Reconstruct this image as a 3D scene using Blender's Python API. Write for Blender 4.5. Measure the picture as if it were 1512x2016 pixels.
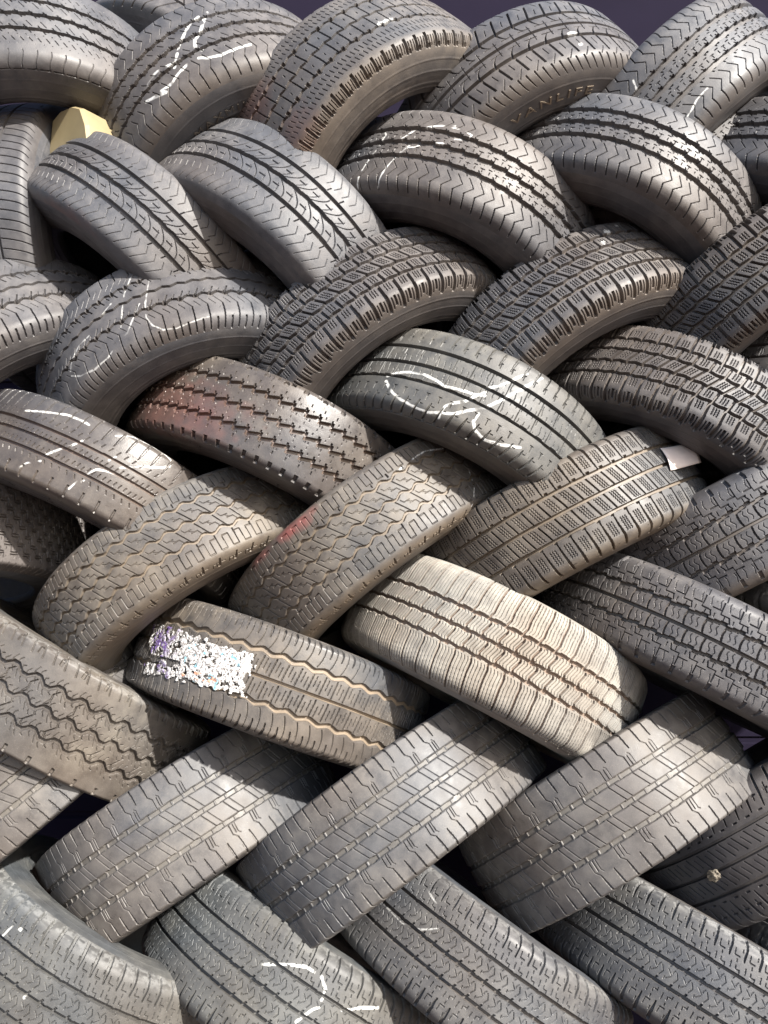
import bpy, math
import numpy as np
from mathutils import Matrix, Vector

# ---------------------------------------------------------------- camera, sky, sun, exposure
S = bpy.context.scene
for o in list(bpy.data.objects):
    bpy.data.objects.remove(o)
COL = S.collection

CAM_H = 1.30
cam = bpy.data.cameras.new('camera')
cam.sensor_fit = 'VERTICAL'
cam.sensor_height = 24.0
cam.lens = 12.0 / (1008.0 / 1514.0)
cam.clip_start, cam.clip_end = 0.05, 500.0
camo = bpy.data.objects.new('camera', cam)
camo.location = (0, 0, CAM_H)
camo.rotation_euler = (math.radians(90 + 5.14), 0, 0)
COL.objects.link(camo)
S.camera = camo

SUN_DIR = Vector((0.56, -0.61, 0.56)).normalized()          # towards the sun: right, over the shoulder of the viewer
elev = math.asin(SUN_DIR.z)
azim = math.atan2(SUN_DIR.x, SUN_DIR.y)
world = bpy.data.worlds.new('World')
S.world = world
world.use_nodes = True
wn = world.node_tree
sky = wn.nodes.new('ShaderNodeTexSky')
sky.sky_type = 'NISHITA'
sky.sun_disc = False
sky.sun_elevation = elev
sky.sun_rotation = azim
sky.dust_density = 2.0
wn.links.new(sky.outputs[0], wn.nodes['Background'].inputs[0])
wn.nodes['Background'].inputs[1].default_value = 0.10
sun = bpy.data.lights.new('sun', 'SUN')
sun.energy = 4.3
sun.angle = math.radians(1.2)
sun.color = (1.0, 0.955, 0.88)
suno = bpy.data.objects.new('sun', sun)
suno.rotation_euler = SUN_DIR.to_track_quat('Z', 'Y').to_euler()
suno.location = (3, -3, 5)
COL.objects.link(suno)
S.view_settings.view_transform = 'Standard'
S.view_settings.look = 'None'
S.view_settings.exposure = 1.3
S.view_settings.gamma = 1.0
S.view_settings.use_curve_mapping = False

# ---------------------------------------------------------------- helpers
def tag(o, label=None, cat=None, group=None, kind=None):
    if label: o['label'] = label
    if cat: o['category'] = cat
    if group: o['group'] = group
    if kind: o['kind'] = kind
    return o

def link_mesh(name, verts, quads, mat, parent=None, smooth=True, col=None, sharp=0.):
    me = bpy.data.meshes.new(name)
    verts = np.asarray(verts, np.float32)
    quads = np.asarray(quads, np.int32)
    n = quads.shape[1]
    me.vertices.add(len(verts)); me.vertices.foreach_set('co', verts.ravel())
    me.loops.add(quads.size); me.loops.foreach_set('vertex_index', quads.ravel())
    me.polygons.add(len(quads))
    me.polygons.foreach_set('loop_start', np.arange(0, quads.size, n, dtype=np.int32))
    me.update(calc_edges=True)
    me.polygons.foreach_set('use_smooth', np.full(len(quads), smooth))
    if col is not None:
        at = me.color_attributes.new('marks', 'FLOAT_COLOR', 'POINT')
        at.data.foreach_set('color', np.asarray(col, np.float32).ravel())
    me.update()
    if sharp: me.set_sharp_from_angle(angle=sharp)
    me.materials.append(mat)
    o = bpy.data.objects.new(name, me)
    COL.objects.link(o)
    if parent: o.parent = parent
    return o

def py_mesh(name, verts, faces, mat, parent=None, smooth=False):
    me = bpy.data.meshes.new(name)
    me.from_pydata([tuple(v) for v in verts], [], [tuple(f) for f in faces])
    me.polygons.foreach_set('use_smooth', np.full(len(me.polygons), smooth))
    me.materials.append(mat)
    o = bpy.data.objects.new(name, me)
    COL.objects.link(o)
    if parent: o.parent = parent
    return o

def node(nt, t, **k):
    n = nt.nodes.new(t)
    for a, b in k.items():
        setattr(n, a, b)
    return n

def mixc(nt, fac, a, b, blend='MIX'):
    m = node(nt, 'ShaderNodeMix', data_type='RGBA', blend_type=blend)
    for s, v in ((m.inputs[0], fac), (m.inputs[6], a), (m.inputs[7], b)):
        if hasattr(v, 'is_output') or isinstance(v, bpy.types.NodeSocket):
            nt.links.new(v, s)
        elif isinstance(v, (int, float)):
            s.default_value = v
        else:
            s.default_value = (*v, 1)
    return m.outputs[2]

def math_(nt, op, a, b=None, c=None, clamp=False):
    m = node(nt, 'ShaderNodeMath', operation=op, use_clamp=clamp)
    for s, v in zip(m.inputs, (a, b, c)):
        if v is None: continue
        if isinstance(v, bpy.types.NodeSocket): nt.links.new(v, s)
        else: s.default_value = v
    return m.outputs[0]

def noise(nt, vec, scale, detail=4, rough=.55):
    n = node(nt, 'ShaderNodeTexNoise')
    n.inputs['Scale'].default_value = scale
    n.inputs['Detail'].default_value = detail
    n.inputs['Roughness'].default_value = rough
    if vec is not None: nt.links.new(vec, n.inputs['Vector'])
    return n.outputs[0]

def remap(nt, v, a, b, c=0., d=1.):
    m = node(nt, 'ShaderNodeMapRange')
    nt.links.new(v, m.inputs[0])
    for i, x in enumerate((a, b, c, d)): m.inputs[i + 1].default_value = x
    return m.outputs[0]

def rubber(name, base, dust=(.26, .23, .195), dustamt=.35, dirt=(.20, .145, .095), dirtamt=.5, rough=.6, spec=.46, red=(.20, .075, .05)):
    m = bpy.data.materials.new(name); m.use_nodes = True
    nt = m.node_tree; b = nt.nodes['Principled BSDF']
    tc = node(nt, 'ShaderNodeTexCoord')
    oi = node(nt, 'ShaderNodeObjectInfo')
    ad = node(nt, 'ShaderNodeVectorMath', operation='MULTIPLY_ADD')      # every tyre gets its own patch of the noise
    nt.links.new(oi.outputs['Random'], ad.inputs[0]); ad.inputs[1].default_value = (23.7, 51.3, 37.9)
    nt.links.new(tc.outputs['Object'], ad.inputs[2])
    v = ad.outputs[0]
    big = noise(nt, v, 7., 3.)
    mid = noise(nt, v, 34., 5., .62)
    fine = noise(nt, v, 420., 3., .6)
    at = node(nt, 'ShaderNodeAttribute', attribute_name='marks')
    sp = node(nt, 'ShaderNodeSeparateColor'); nt.links.new(at.outputs['Color'], sp.inputs[0])
    paint, dep, redm = sp.outputs
    c = mixc(nt, remap(nt, mid, .3, .72), tuple(x * .68 for x in base), tuple(x * 1.04 for x in base))
    hue = noise(nt, v, 2.6, 2.)          # some stretches weathered grey-blue, others brown
    c = mixc(nt, 1., c, mixc(nt, remap(nt, hue, .38, .62), (.87, .98, 1.13), (1.11, .99, .89)), 'MULTIPLY')
    # dust film, patchy and streaked
    d1 = math_(nt, 'MULTIPLY', remap(nt, big, .36, .66), remap(nt, mid, .28, .62))
    d1 = math_(nt, 'MULTIPLY_ADD', remap(nt, fine, .35, .75), .25, d1)
    c = mixc(nt, math_(nt, 'MULTIPLY', d1, dustamt * .85, clamp=True), c, dust)
    # dried mud that lies in the grooves
    dd = math_(nt, 'MULTIPLY', math_(nt, 'MULTIPLY', dep, dirtamt), remap(nt, mid, .25, .6, .55, 1.), clamp=True)
    c = mixc(nt, dd, c, dirt)
    mm = math_(nt, 'MULTIPLY', at.outputs['Alpha'], remap(nt, mid, .25, .6, .45, 1.), clamp=True)
    c = mixc(nt, mm, c, dirt)
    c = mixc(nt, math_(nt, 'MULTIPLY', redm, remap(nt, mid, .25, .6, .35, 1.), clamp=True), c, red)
    sk = remap(nt, noise(nt, v, 900., 2.), .66, .72)        # specks of grit
    c = mixc(nt, math_(nt, 'MULTIPLY', sk, .35), c, (.42, .38, .32))
    pf = math_(nt, 'MULTIPLY', paint, remap(nt, noise(nt, v, 260., 4., .65), .32, .46), clamp=True)
    c = mixc(nt, pf, c, (.68, .68, .66))
    nt.links.new(c, b.inputs['Base Color'])
    r = math_(nt, 'ADD', remap(nt, mid, .3, .7, rough - .13, rough + .08), math_(nt, 'MULTIPLY', pf, .2))
    nt.links.new(r, b.inputs['Roughness'])
    b.inputs['Specular IOR Level'].default_value = spec
    bp = node(nt, 'ShaderNodeBump'); bp.inputs['Strength'].default_value = .35; bp.inputs['Distance'].default_value = .0006
    nt.links.new(math_(nt, 'MULTIPLY_ADD', mid, .9, fine), bp.inputs['Height'])
    nt.links.new(bp.outputs[0], b.inputs['Normal'])
    return m

def simple(name, col, rough=.7, scale=60., var=.25, bump=.0):
    m = bpy.data.materials.new(name); m.use_nodes = True
    nt = m.node_tree; b = nt.nodes['Principled BSDF']
    tc = node(nt, 'ShaderNodeTexCoord')
    n = noise(nt, tc.outputs['Object'], scale, 5.)
    c = mixc(nt, remap(nt, n, .3, .7), tuple(x * (1 - var) for x in col), tuple(min(1, x * (1 + var)) for x in col))
    nt.links.new(c, b.inputs['Base Color'])
    b.inputs['Roughness'].default_value = rough
    if bump:
        bp = node(nt, 'ShaderNodeBump'); bp.inputs['Distance'].default_value = bump
        nt.links.new(n, bp.inputs['Height']); nt.links.new(bp.outputs[0], b.inputs['Normal'])
    return m

# ---------------------------------------------------------------- tread patterns
# u: mm along the running direction, x: mm across from the tread centre, h: half tread width in mm.  Each returns groove depth in mm.
def fr(t): return t - np.floor(t)
def tri(t): return 4 * np.abs(fr(t) - .5) - 1
def ce(u, p): return u - p * np.round(u / p)
def ln(u, p, w): return np.abs(ce(u, p)) < w / 2
def rc(u, x, p, off, lu, x0, lx): return (np.abs(ce(u - off, p)) < lu / 2) & (np.abs(x - x0) < lx / 2)
def bt(x, a, b): return (x > a) & (x < b)
class Dp:
    def __init__(s, u): s.d = np.zeros(u.shape, np.float32)
    def __call__(s, m, v): s.d = np.maximum(s.d, np.where(m, np.float32(v), np.float32(0)))
def hsh(i, k=0.): return fr(np.sin(i * 12.9898 + k * 78.233) * 43758.5453)

def pat_chevron(u, x, h, p=30., scal=4.5, cross=True, fine=False, gw=4.2, sp=.75, bends=1.):
    D = Dp(u); q = x / h
    for g, sc in ((-.44, .7), (0., 1.), (.44, .5)):
        up = gw + scal * sc * fr(u / p + g) ** 1.6; dn = gw + scal * sc * fr(u / p + g + .5) ** 1.6
        D(bt(x - g * h, -up, dn), 8.)
        D((np.abs(ce(u - (x - g * h) * .7 + g * p, p)) < .9) & (np.abs(x - g * h) < gw + 6), 3.)
    if cross:
        for g, o in ((-.22, 0.), (.22, .5)):
            D(rc(u, x, p, o * p, 9, g * h, 1.1) | rc(u, x, p, o * p, 1.1, g * h + 3, 8) | rc(u, x, p, (o + .5) * p, 7, g * h - 4, 1.1) | rc(u, x, p, (o + .5) * p, 1.1, g * h + 4, 6), 2.)
    else:
        D(bt(np.abs(q), .12, .36) & ln(u - x * .8, p, 1.1) & (tri(x / (h * .28)) > -.1), 2.)
    ax = np.abs(x)
    if fine:
        D(bt(np.abs(q), .60, .86) & ln(u - x * .75, p * .6, 1.2) & (fr(ax / 14) < .6), 2.2)
        D(bt(q, 1.02, 1.45) & ln(u + 3 * np.sin(x / 8), p, 1.5), 1.0)
        D(bt(q, 1.44, 1.47) & (fr(u / p) > .2), 2.)
    else:
        bend = np.where(ax < .82 * h, (ax - .60 * h) * .85, (.82 - .60) * h * .85 - (ax - .82 * h) * .9)
        bend = np.where(ax > 1.02 * h, (.82 - .60) * h * .85 - .2 * h * .9 + (ax - 1.02 * h) * .2, bend) * bends
        D(bt(np.abs(q), .60, 1.06) & ln(u - bend, p * sp, 1.2), 2.4)
        D(bt(np.abs(q), 1.0, 1.40) & ln(u - bend, p * sp, 1.9), 3.)
    return D.d

def pat_zigzag(u, x, h, p=29.):
    D = Dp(u); q = x / h
    for g, am, w, ph in ((-.44, 2.2, 4.4, 0.), (0., 2.2, 5.0, .25), (.46, 2.8, 5.0, 0.)):
        c = g * h + am * tri(u / p + ph)
        D(np.abs(x - c) < w / 2, 8.)
        if g:
            D((np.abs(ce(u, p)) + np.abs(x - g * h - am) * .9) < 6.5, 8.)
            s = -1 if g > 0 else 1
            D((np.abs(ce(u + s * (x - g * h) * -.6, p)) < 1.0) & bt(s * (x - g * h), 0, 16), 4.)
            D((np.abs(ce(u + s * (x - g * h) * -.6 - p / 2, p)) < .7) & bt(s * (x - g * h), 3, 12), 2.)
    ax = np.abs(x); b = np.where(ax < .78 * h, -(ax - .5 * h) * .7, -.28 * h * .7 + (ax - .78 * h) * .10)
    D(bt(np.abs(q), .54, .80) & ln(u + b, p, 1.0), 2.2)
    D(bt(np.abs(q), .78, 1.44) & ln(u + b, p, 2.0), 4.)
    D(bt(np.abs(q), 1.16, 1.48) & ln(u + b - p / 2, p, 3.0), 3.5)
    D(bt(np.abs(q), .62, .80) & ln(u + b - p / 2, p, .9), 1.8)
    return D.d

def pat_block(u, x, h, p=31.):
    D = Dp(u); q = x / h
    saw = 2.2 * tri(u / p)
    for g in (-.50, .0, .50):
        D(np.abs(x - g * h - saw * (1 if g else .8)) < 2.3, 7.)
    for lo, hi, o in ((-.5, 0., 0.), (0., .5, .5)):
        D(bt(x, lo * h, hi * h) & ln(u - x * .12 - o * p, p, 2.0), 5.)
        c = (lo + hi) / 2 * h
        D(rc(u, x, p, (o + .5) * p, 1.3, c, 7), 2.)
    D((np.abs(ce(u, p)) < 3.2) & (np.abs(np.abs(q) - .5) < .07), 7.)
    D(bt(np.abs(q), .66, .80) & ln(u - x * .25, p / 3, 1.2), 1.8)
    D(bt(np.abs(q), .86, 1.0) & ln(u - x * .25 - 4, p / 3, 1.2), 1.8)
    D(bt(np.abs(q), 1.12, 1.5) & ln(u, p * .82, 5.5) , 5.)
    D(bt(np.abs(q), 1.2, 1.42) & ln(u, p * .82 / 4, 1.5), 2.2)
    D(bt(np.abs(q), 1.36, 1.5) & ln(u - 7, p * .82, 5), 3.)
    return D.d

def pat_touring(u, x, h, p=33.):
    D = Dp(u); q = x / h
    for g, w in ((-.47, 8.), (0., 8.), (.47, 8.)):
        D(np.abs(x - g * h + (.9 * tri(u / p) if g == 0 else 0)) < w / 2, 8.)
    # long swooping cuts in the two middle ribs, shallow
    for lo, hi, s in ((-.42, -.05, 1), (.05, .42, -1)):
        z = (q - lo) / (hi - lo); m = bt(z, 0, 1)
        c = 26 * z ** 2 if s > 0 else 26 * (1 - z) ** 2
        D(m & ln(u + c, p, 1.4), 2.4)
        D(bt(z, .35, .95) & ln(u + c * .6 - p * .5, p, .9), 1.5)
        D(m & (np.abs(z - .5) < .03) & (fr(u / p) < .45), 1.5)
    D(bt(np.abs(q), .54, .66) & ln(u + x * .35, p, 1.6), 3.)
    ax = np.abs(q); b = np.where(ax < .85, (ax - .55) * 40, 12 - (ax - .85) * 50)
    D(bt(ax, .68, 1.2) & ln(u - b, p * .6, .9), 1.6)
    return D.d

def pat_hook(u, x, h, p=36.):
    D = Dp(u); q = x / h
    for g in (-.44, 0.04, .5):
        D(np.abs(x - g * h) < (3.9 if g != .04 else 3.4), 8.)
    # hooked slots that start wide at the groove and curl along the rib
    for g, s in ((-.44, 1), (.5, -1)):
        y = (x - g * h) * s
        c = 16 * (y / (h * .40)) ** 2
        D(bt(y, 0, h * .32) & ln(u - c * 1.3, p, 1.0 + 3.4 * np.clip(1 - y / (h * .25), 0, 1)), 5.)
        D(bt(y, h * .20, h * .46) & ln(u - 22, p, 1.0), 2.)
        D((np.abs(y - h * .30) < .6) & (fr(u / p) < .7), 1.6)
        D(bt(y, -h * .55, 0) & ln(u + y * .25, p, 3.6), 6.)
        D(bt(y, -h * .36, -h * .14) & ln(u + y * .25 - p / 2, p, 1.1), 2.)
    ax = np.abs(q)
    D(bt(ax, .92, 1.16) & ln(u + 6 * (ax - .92) * h / 10, p, 1.4), 2.)
    D(bt(ax, 1.14, 1.5) & ln(u - 60 * (ax - 1.1) ** 2 - .2 * (ax - 1.1) * h, p / 2, 3.0 * (1.55 - ax) / .4), 2.4)
    return D.d

def pat_snow(u, x, h, p=32., sgn=1.):
    D = Dp(u); q = x / h
    for i, g in enumerate((-.62, -.22, .22, .62)):
        D(np.abs(x - g * h - 1.4 * tri(u / p + .1 * i)) < 2.9, 8.)
    rows = [(-1.6, -.62, .0, .0, 5.4), (-.62, -.22, .18, .35, 4.6), (-.22, .22, .62, .0, 4.2), (.22, .62, .18, .6, 4.6), (.62, 1.6, .0, .25, 5.6)]
    for i, (lo, hi, sl, o, w) in enumerate(rows):
        m = bt(q, lo, hi)
        ul = u - sgn * sl * x - o * p
        D(m & ln(ul, p, w), 8.)
        c0, c1 = max(lo, -1.04), min(hi, 1.04)
        mid, half = (c0 + c1) / 2 * h, (c1 - c0) / 2 * h
        uu = ce(ul - p / 2 + .9 * tri(x / 4.4), p)
        s = (np.abs(uu) < .62) | (np.abs(np.abs(uu) - 5.4) < .62)
        D(m & (np.abs(x - mid) < half * .56) & s, 2.6)
    ax = np.abs(q)
    D(bt(ax, 1.14, 1.42) & ln(u - .75 * p, p, 4.6), 5.)
    D(bt(ax, 1.16, 1.5) & (ln(u - .52 * p, p, 1.8) | ln(u - .98 * p, p, 1.8)), 3.)
    D(bt(ax, 1.04, 1.55) & ln(u - .25 * p, p, 7.), 7.)
    return D.d

def pat_lugzig(u, x, h, p=27.):
    D = Dp(u); q = x / h
    for g, o in ((-.52, 0.), (0.02, .4), (.54, .1)):
        s = fr(u / p + o)
        c = g * h - 8.5 * (s - .5)
        D(np.abs(x - c) < 3.3, 8.)
        cu = ce(u + o * p, p)
        D((np.abs(cu) < 2.1) & bt(x - g * h, -8.5, 7.5), 7.)
        D((np.abs(cu + 3.) < 1.5) & bt(x - g * h, -12, -6), 4.)
        D((np.abs(cu - 3.) < 1.5) & bt(x - g * h, 6, 11), 4.)
        for k in (.33, .66):
            D((np.abs(ce(u + o * p - k * p - 1, p)) < .65) & (np.abs(np.abs(x - g * h) - 10) < 2.) & (k < .5), 1.2)
    D(rc(u, x, p, 3, 1.1, -.26 * h, 4) | rc(u, x, p, 0, 1.1, .28 * h, 4), 1.0)
    D(rc(u, x, p, 3, 1.6, .78 * h, 6) | rc(u, x, p, 3, 1.6, -.78 * h, 6), 2.2)
    cu = ce(u - 9, p)
    D((np.abs(cu) < 3.8) & bt(np.abs(q), 1.02, 1.24), 5.)
    D((np.hypot(ce(u - 9, p * 1.5), (x + 1.02 * h)) < 5.2), 4.)
    return D.d

def pat_ribbed(u, x, h, p=24.):
    D = Dp(u); q = x / h
    st = np.where(fr(u / (p * 1.5)) < .6, 0., 1.4)
    D(np.abs(x + .50 * h) < 3.4, 8.); D(np.abs(x + .0 * h) < 3.2, 8.); D(bt(x - .46 * h, -2.4 - st, 2.4), 7.5)
    k = np.round((u + 1.2 * np.sin(x / 5)) / (p / 2))
    off = hsh(k, np.where(q < 0, 1, 2))
    D(bt(q, -.44, .40) & ln(u + 1.2 * np.sin(x / 5), p / 2, .8) & (np.abs(fr(q * 2.2 + off) - .5) < .30), 1.2)
    D(bt(q, -.47, .43) & ln(u - p * .3, p * 1.5, 1.0), 1.8)
    D(bt(q, -1.4, -.72) & ln(u + .15 * x, p, 1.0 + 3.2 * np.clip((-q - .7) / .35, 0, 1)), 4.)
    D(rc(u, x, p, p / 2, 1.0, -.74 * h, 12) | rc(u, x, p, p / 2, 6, -.82 * h, 1.1), 1.8)
    D(bt(q, .92, 1.42) & ln(u + .25 * (x - h), p, 1.0 + 3.6 * np.clip((q - .92) / .3, 0, 1)), 4.)
    D(rc(u, x, p, p / 2, 1.0, .80 * h, 11) | rc(u, x, p, p / 2, 7, .70 * h, 1.1) | rc(u, x, p, 6, 6, 1.0 * h, 1.1), 1.8)
    D((np.abs(q - 1.45) < .012) & (fr(u / p) < .8), 1.5)
    return D.d

def pat_brick(u, x, h, p=27.):
    D = Dp(u); q = x / h
    rh = 2 * h / 10
    r = np.floor(x / rh)
    st = np.where(fr(u / p + .5 * r) < .5, 2.6, -2.6)
    D((np.abs(ce(x + st, rh)) < 1.2) & (np.abs(q) < .92), 4.5)
    D((np.abs(ce(u + .5 * r * p, p)) < 1.2) & (np.abs(q) < .92), 4.)
    D(rc(u, ce(x + rh / 2, rh), p, 5, 1.2, 0, 5) & (np.abs(q) < .9), 2.)
    D(rc(u, ce(x + rh / 2, rh), p, -6, 1.2, 0, 5) & (np.abs(q) < .9), 2.)
    D(bt(np.abs(q), 1.0, 1.35) & ln(u, p / 2, 1.5), 2.)
    return D.d

def pat_meander(u, x, h, p=37.):
    D = Dp(u); q = x / h
    def wob(o): return 3.4 * np.clip(tri(u / p + o) * 1.6, -1, 1)
    D(np.abs(x + .52 * h - wob(.0)) < 2.7, 6.5)
    D(np.abs(x + .02 * h - wob(.45)) < 2.3, 6.5)
    D(np.abs(x - .48 * h - wob(.9)) < 2.7, 6.5)
    for lo, hi, o, sl in ((-.52, -.02, .18, .55), (-.02, .48, .62, .55)):
        c = (lo + hi) / 2 * h
        m = bt(x, lo * h, hi * h)
        ul = u - sl * (x - c) - o * p
        D(m & ln(ul, p, 1.6), 3.2)
        # a folded cut in every block
        y = x - c; a = ce(ul - p / 2, p)
        D(m & (((np.abs(y + 3.6) < .62) & bt(a, -9, 4)) | ((np.abs(y - 3.6) < .62) & bt(a, -4, 9)) | ((np.abs(a - y * .9) < .65) & (np.abs(y) < 4.2)) | ((np.abs(a + 9) < .62) & bt(y, -11, -3)) | ((np.abs(a - 9) < .62) & bt(y, 3, 11))), 1.8)
    for s in (-1, 1):
        b = x * s / h
        sq = fr(u / 25. + .1 * s); up = sq < .5
        top, bot = .66, 1.0
        D(((np.abs(b - top) < .014) & up) | ((np.abs(b - bot) < .014) & ~up) | (bt(b, top, bot) & (np.abs(ce(u + .1 * s * 25., 12.5)) < .65)), 2.6)
        D(bt(b, .56, .68) & ln(u, p, 2.2), 4.)
    ax = np.abs(q)
    D(bt(ax, 1.16, 1.46) & ln(u + .12 * x, p, 3.0 + 2.0 * (ax > 1.3)), 4.5)
    D(bt(ax, 1.30, 1.46) & (ln(u - 10, p, 1.5) | ln(u - 18, p, 1.5) | ln(u - 26, p, 1.5)), 2.)
    D((np.abs(ax - 1.30) < .012) & (fr(u / p) > .25), 1.5)
    return D.d

def pat_winter(u, x, h, p=29.):
    D = Dp(u); q = x / h
    st = np.where(fr(u / p) < .22, 3.4, 0)
    D(bt(x + .50 * h, -2.8 - st, 2.8), 8.)
    D(np.abs(x + .02 * h) < 3.0, 8.)
    D(bt(x - .48 * h, -2.8, 2.8 + st), 8.)
    for lo, hi, o in ((-.5, -.02, .2), (-.02, .48, .7)):
        c = (lo + hi) / 2 * h
        m = bt(x, lo * h, hi * h); ul = u - .34 * (x - c) - o * p
        D(m & ln(ul, p * 1.15, 2.4), 7.)
        a = ce(ul - p * .575, p * 1.15) + 1.1 * tri(x / 5.)
        D(m & (np.abs(x - c) < .18 * h) & ((np.abs(a) < .6) | (np.abs(np.abs(a) - 5.2) < .6)), 2.)
    ax = np.abs(q)
    D(bt(ax, .54, 1.5) & ln(u - .10 * x, p, 1.6 + 3.2 * np.clip((ax - .6) / .5, 0, 1)), 7.)
    a = ce(u - .10 * x - p / 2, p) + 1.2 * tri(x / 5.)
    D(bt(ax, .66, 1.0) & ((np.abs(a) < .6) | (np.abs(np.abs(a) - 5.) < .6)), 2.)
    return D.d

def pat_steps(u, x, h, p=34.):
    D = Dp(u); q = x / h
    s1 = 2.2 * np.floor(fr(u / p) * 3) - 2.2
    D(np.abs(x + .48 * h + s1) < 3.4, 8.)
    D(np.abs(x) < 3.0, 8.)
    D(np.abs(x - .46 * h + s1) < 3.4, 8.)
    for lo, hi, o in ((-.48, 0., 0.), (0., .46, .3)):
        c = (lo + hi) / 2 * h; m = bt(x, lo * h, hi * h)
        D(m & ln(u - 4 * ((x - c) / (.2 * h)) ** 2 * .5 - o * p, p, 3.), 6.)
        for k, w in ((.36, 1.), (.66, -1.)):
            D(m & (np.abs(x - c) < .14 * h) & (np.abs(ce(u - 2.4 * np.sin((x - c) / 3.) - (o + k) * p, p)) < .6), 1.5)
    for s in (-1, 1):
        b = s * x / h
        stp = .76 + .10 * (np.floor(fr(u / p) * 2) - .5) * s
        D(np.abs(b - stp) < .012, 2.4)
        D(bt(b, .55, stp) & ln(u - 3 * np.sin(x / 7), p, 1.6), 3.)
        D(bt(b, stp, 1.05) & ln(u - p / 2, p, 1.6), 3.)
        D(bt(b, .84, 1.1) & (ln(u + 5 + 1.5 * np.sin(x / 4), p / 2, .9)), 1.5)
        D(bt(b, .56, .68) & ln(u + 9 , p / 2, 1.3), 2.2)
        D(bt(b, 1.08, 1.4) & ln(u - p / 2, p, 7), 3.)
    return D.d

def pat_wavy(u, x, h, p=46.):
    D = Dp(u); q = x / h
    w = 5.0 * np.clip(tri(u / p) * 1.9, -1, 1)
    for g in (-.46, 0., .46):
        D(np.abs(x - g * h - w) < 3.4, 8.)
        d = np.abs(x - g * h - w)
        D(d < 4.6, 1.6)
        # bent cuts leaving both lips of the groove
        for k in range(4):
            a = ce(u - k * p / 4 - 2, p); y = x - g * h - w
            D((np.abs(a - np.where(y < -9, -(y + 9) * .8, 0)) < .6) & bt(y, -15, -3), 1.8)
            D((np.abs(a + 5 - np.where(y > 9, (y - 9) * .8, 0)) < .6) & bt(y, 3, 15), 1.8)
    a = ce(u - p / 4 + 0.35 * x, p)
    D(bt(np.abs(q), .0, .46) & (np.abs(a + 4 * tri(x / 30)) < 1.2), 3.6)
    ax = np.abs(q)
    D(bt(ax, .90, 1.04) & (np.abs(ce(u, p)) < 3.0), 4.5)
    D((np.hypot(ce(u, p), (ax - 1.04) * h) < 3.0), 4.5)
    D(bt(-q, .84, 1.25) & ln(u - 10 - .3 * x, p / 2, 2.4) , 2.4)
    return D.d

def pat_scallop(u, x, h, p=24.):
    D = Dp(u); q = x / h
    w = 2.8 * np.clip(tri(u / (p * 1.7)) * 1.3, -1, 1)
    for g in (-.54, .52):
        y = np.abs(x - g * h - w)
        D(y < 5.2, 3.); D(y < 3.6, 6.)
    D(np.abs(x + .01 * h) < 2.9, 6.5)
    m = bt(np.abs(q), .06, .46)
    k = np.round(u / (p / 2))
    sl = u + .12 * x
    D(m & ln(sl, p, 2.0) & (np.abs(np.abs(q) - .26) < .20), 3.6)
    D(m & ln(sl - p / 3, p, 1.2) & (np.abs(np.abs(q) - .30) < .12), 2.4)
    D(m & ln(sl - 2 * p / 3, p, 1.2) & (np.abs(np.abs(q) - .22) < .12), 2.4)
    ax = np.abs(q)
    c = -10 * ((ax - .95) / .4) ** 2
    D(bt(ax, .60, 1.15) & ln(u - c - p / 2, p, 1.1), 2.4)
    D(bt(ax, .86, 1.36) & ln(u - c, p, 1.2 + 3.4 * np.clip((ax - .84) / .25, 0, 1) * (ax < 1.3)), 4.)
    D(bt(ax, 1.34, 1.37) & (fr(u / p) < .75), 1.2)
    return D.d

def pat_comb(u, x, h, p=33.):
    D = Dp(u); q = x / h
    for g in (-.46, .0, .44):
        D(np.abs(x - g * h - 1.2 * tri(u / p)) < 2.8, 6.5)
        D((np.abs(ce(u - p * .3 * (g != 0), p)) < 4.) & (np.abs(x - g * h) < 4.4), 6.)
    for lo, hi, o, tw in ((-.46, 0., 0., 1.), (0., .44, .3, 1.)):
        c = (lo + hi) / 2 * h; m = bt(x, lo * h, hi * h)
        z = 3.4 * tri((x - c) / (.46 * h) + .25)
        D(m & ln(u - z - o * p, p, 3.6), 6.5)
        D(m & (np.abs(x - c) < .19 * h) & ln(u - z - o * p, p / 5, 1.0), 2.)
    ax = np.abs(q)
    b = np.where(ax > .85, (ax - .85) * 8, 0) - 3 * np.clip((.62 - ax) / .1, 0, 1)
    D(bt(ax, .46, 1.5) & ln(u - b, p, 3.4), 6.)
    D(bt(ax, .54, 1.40) & ln(u - b, p / 5, 1.1), 2.)
    return D.d

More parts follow.
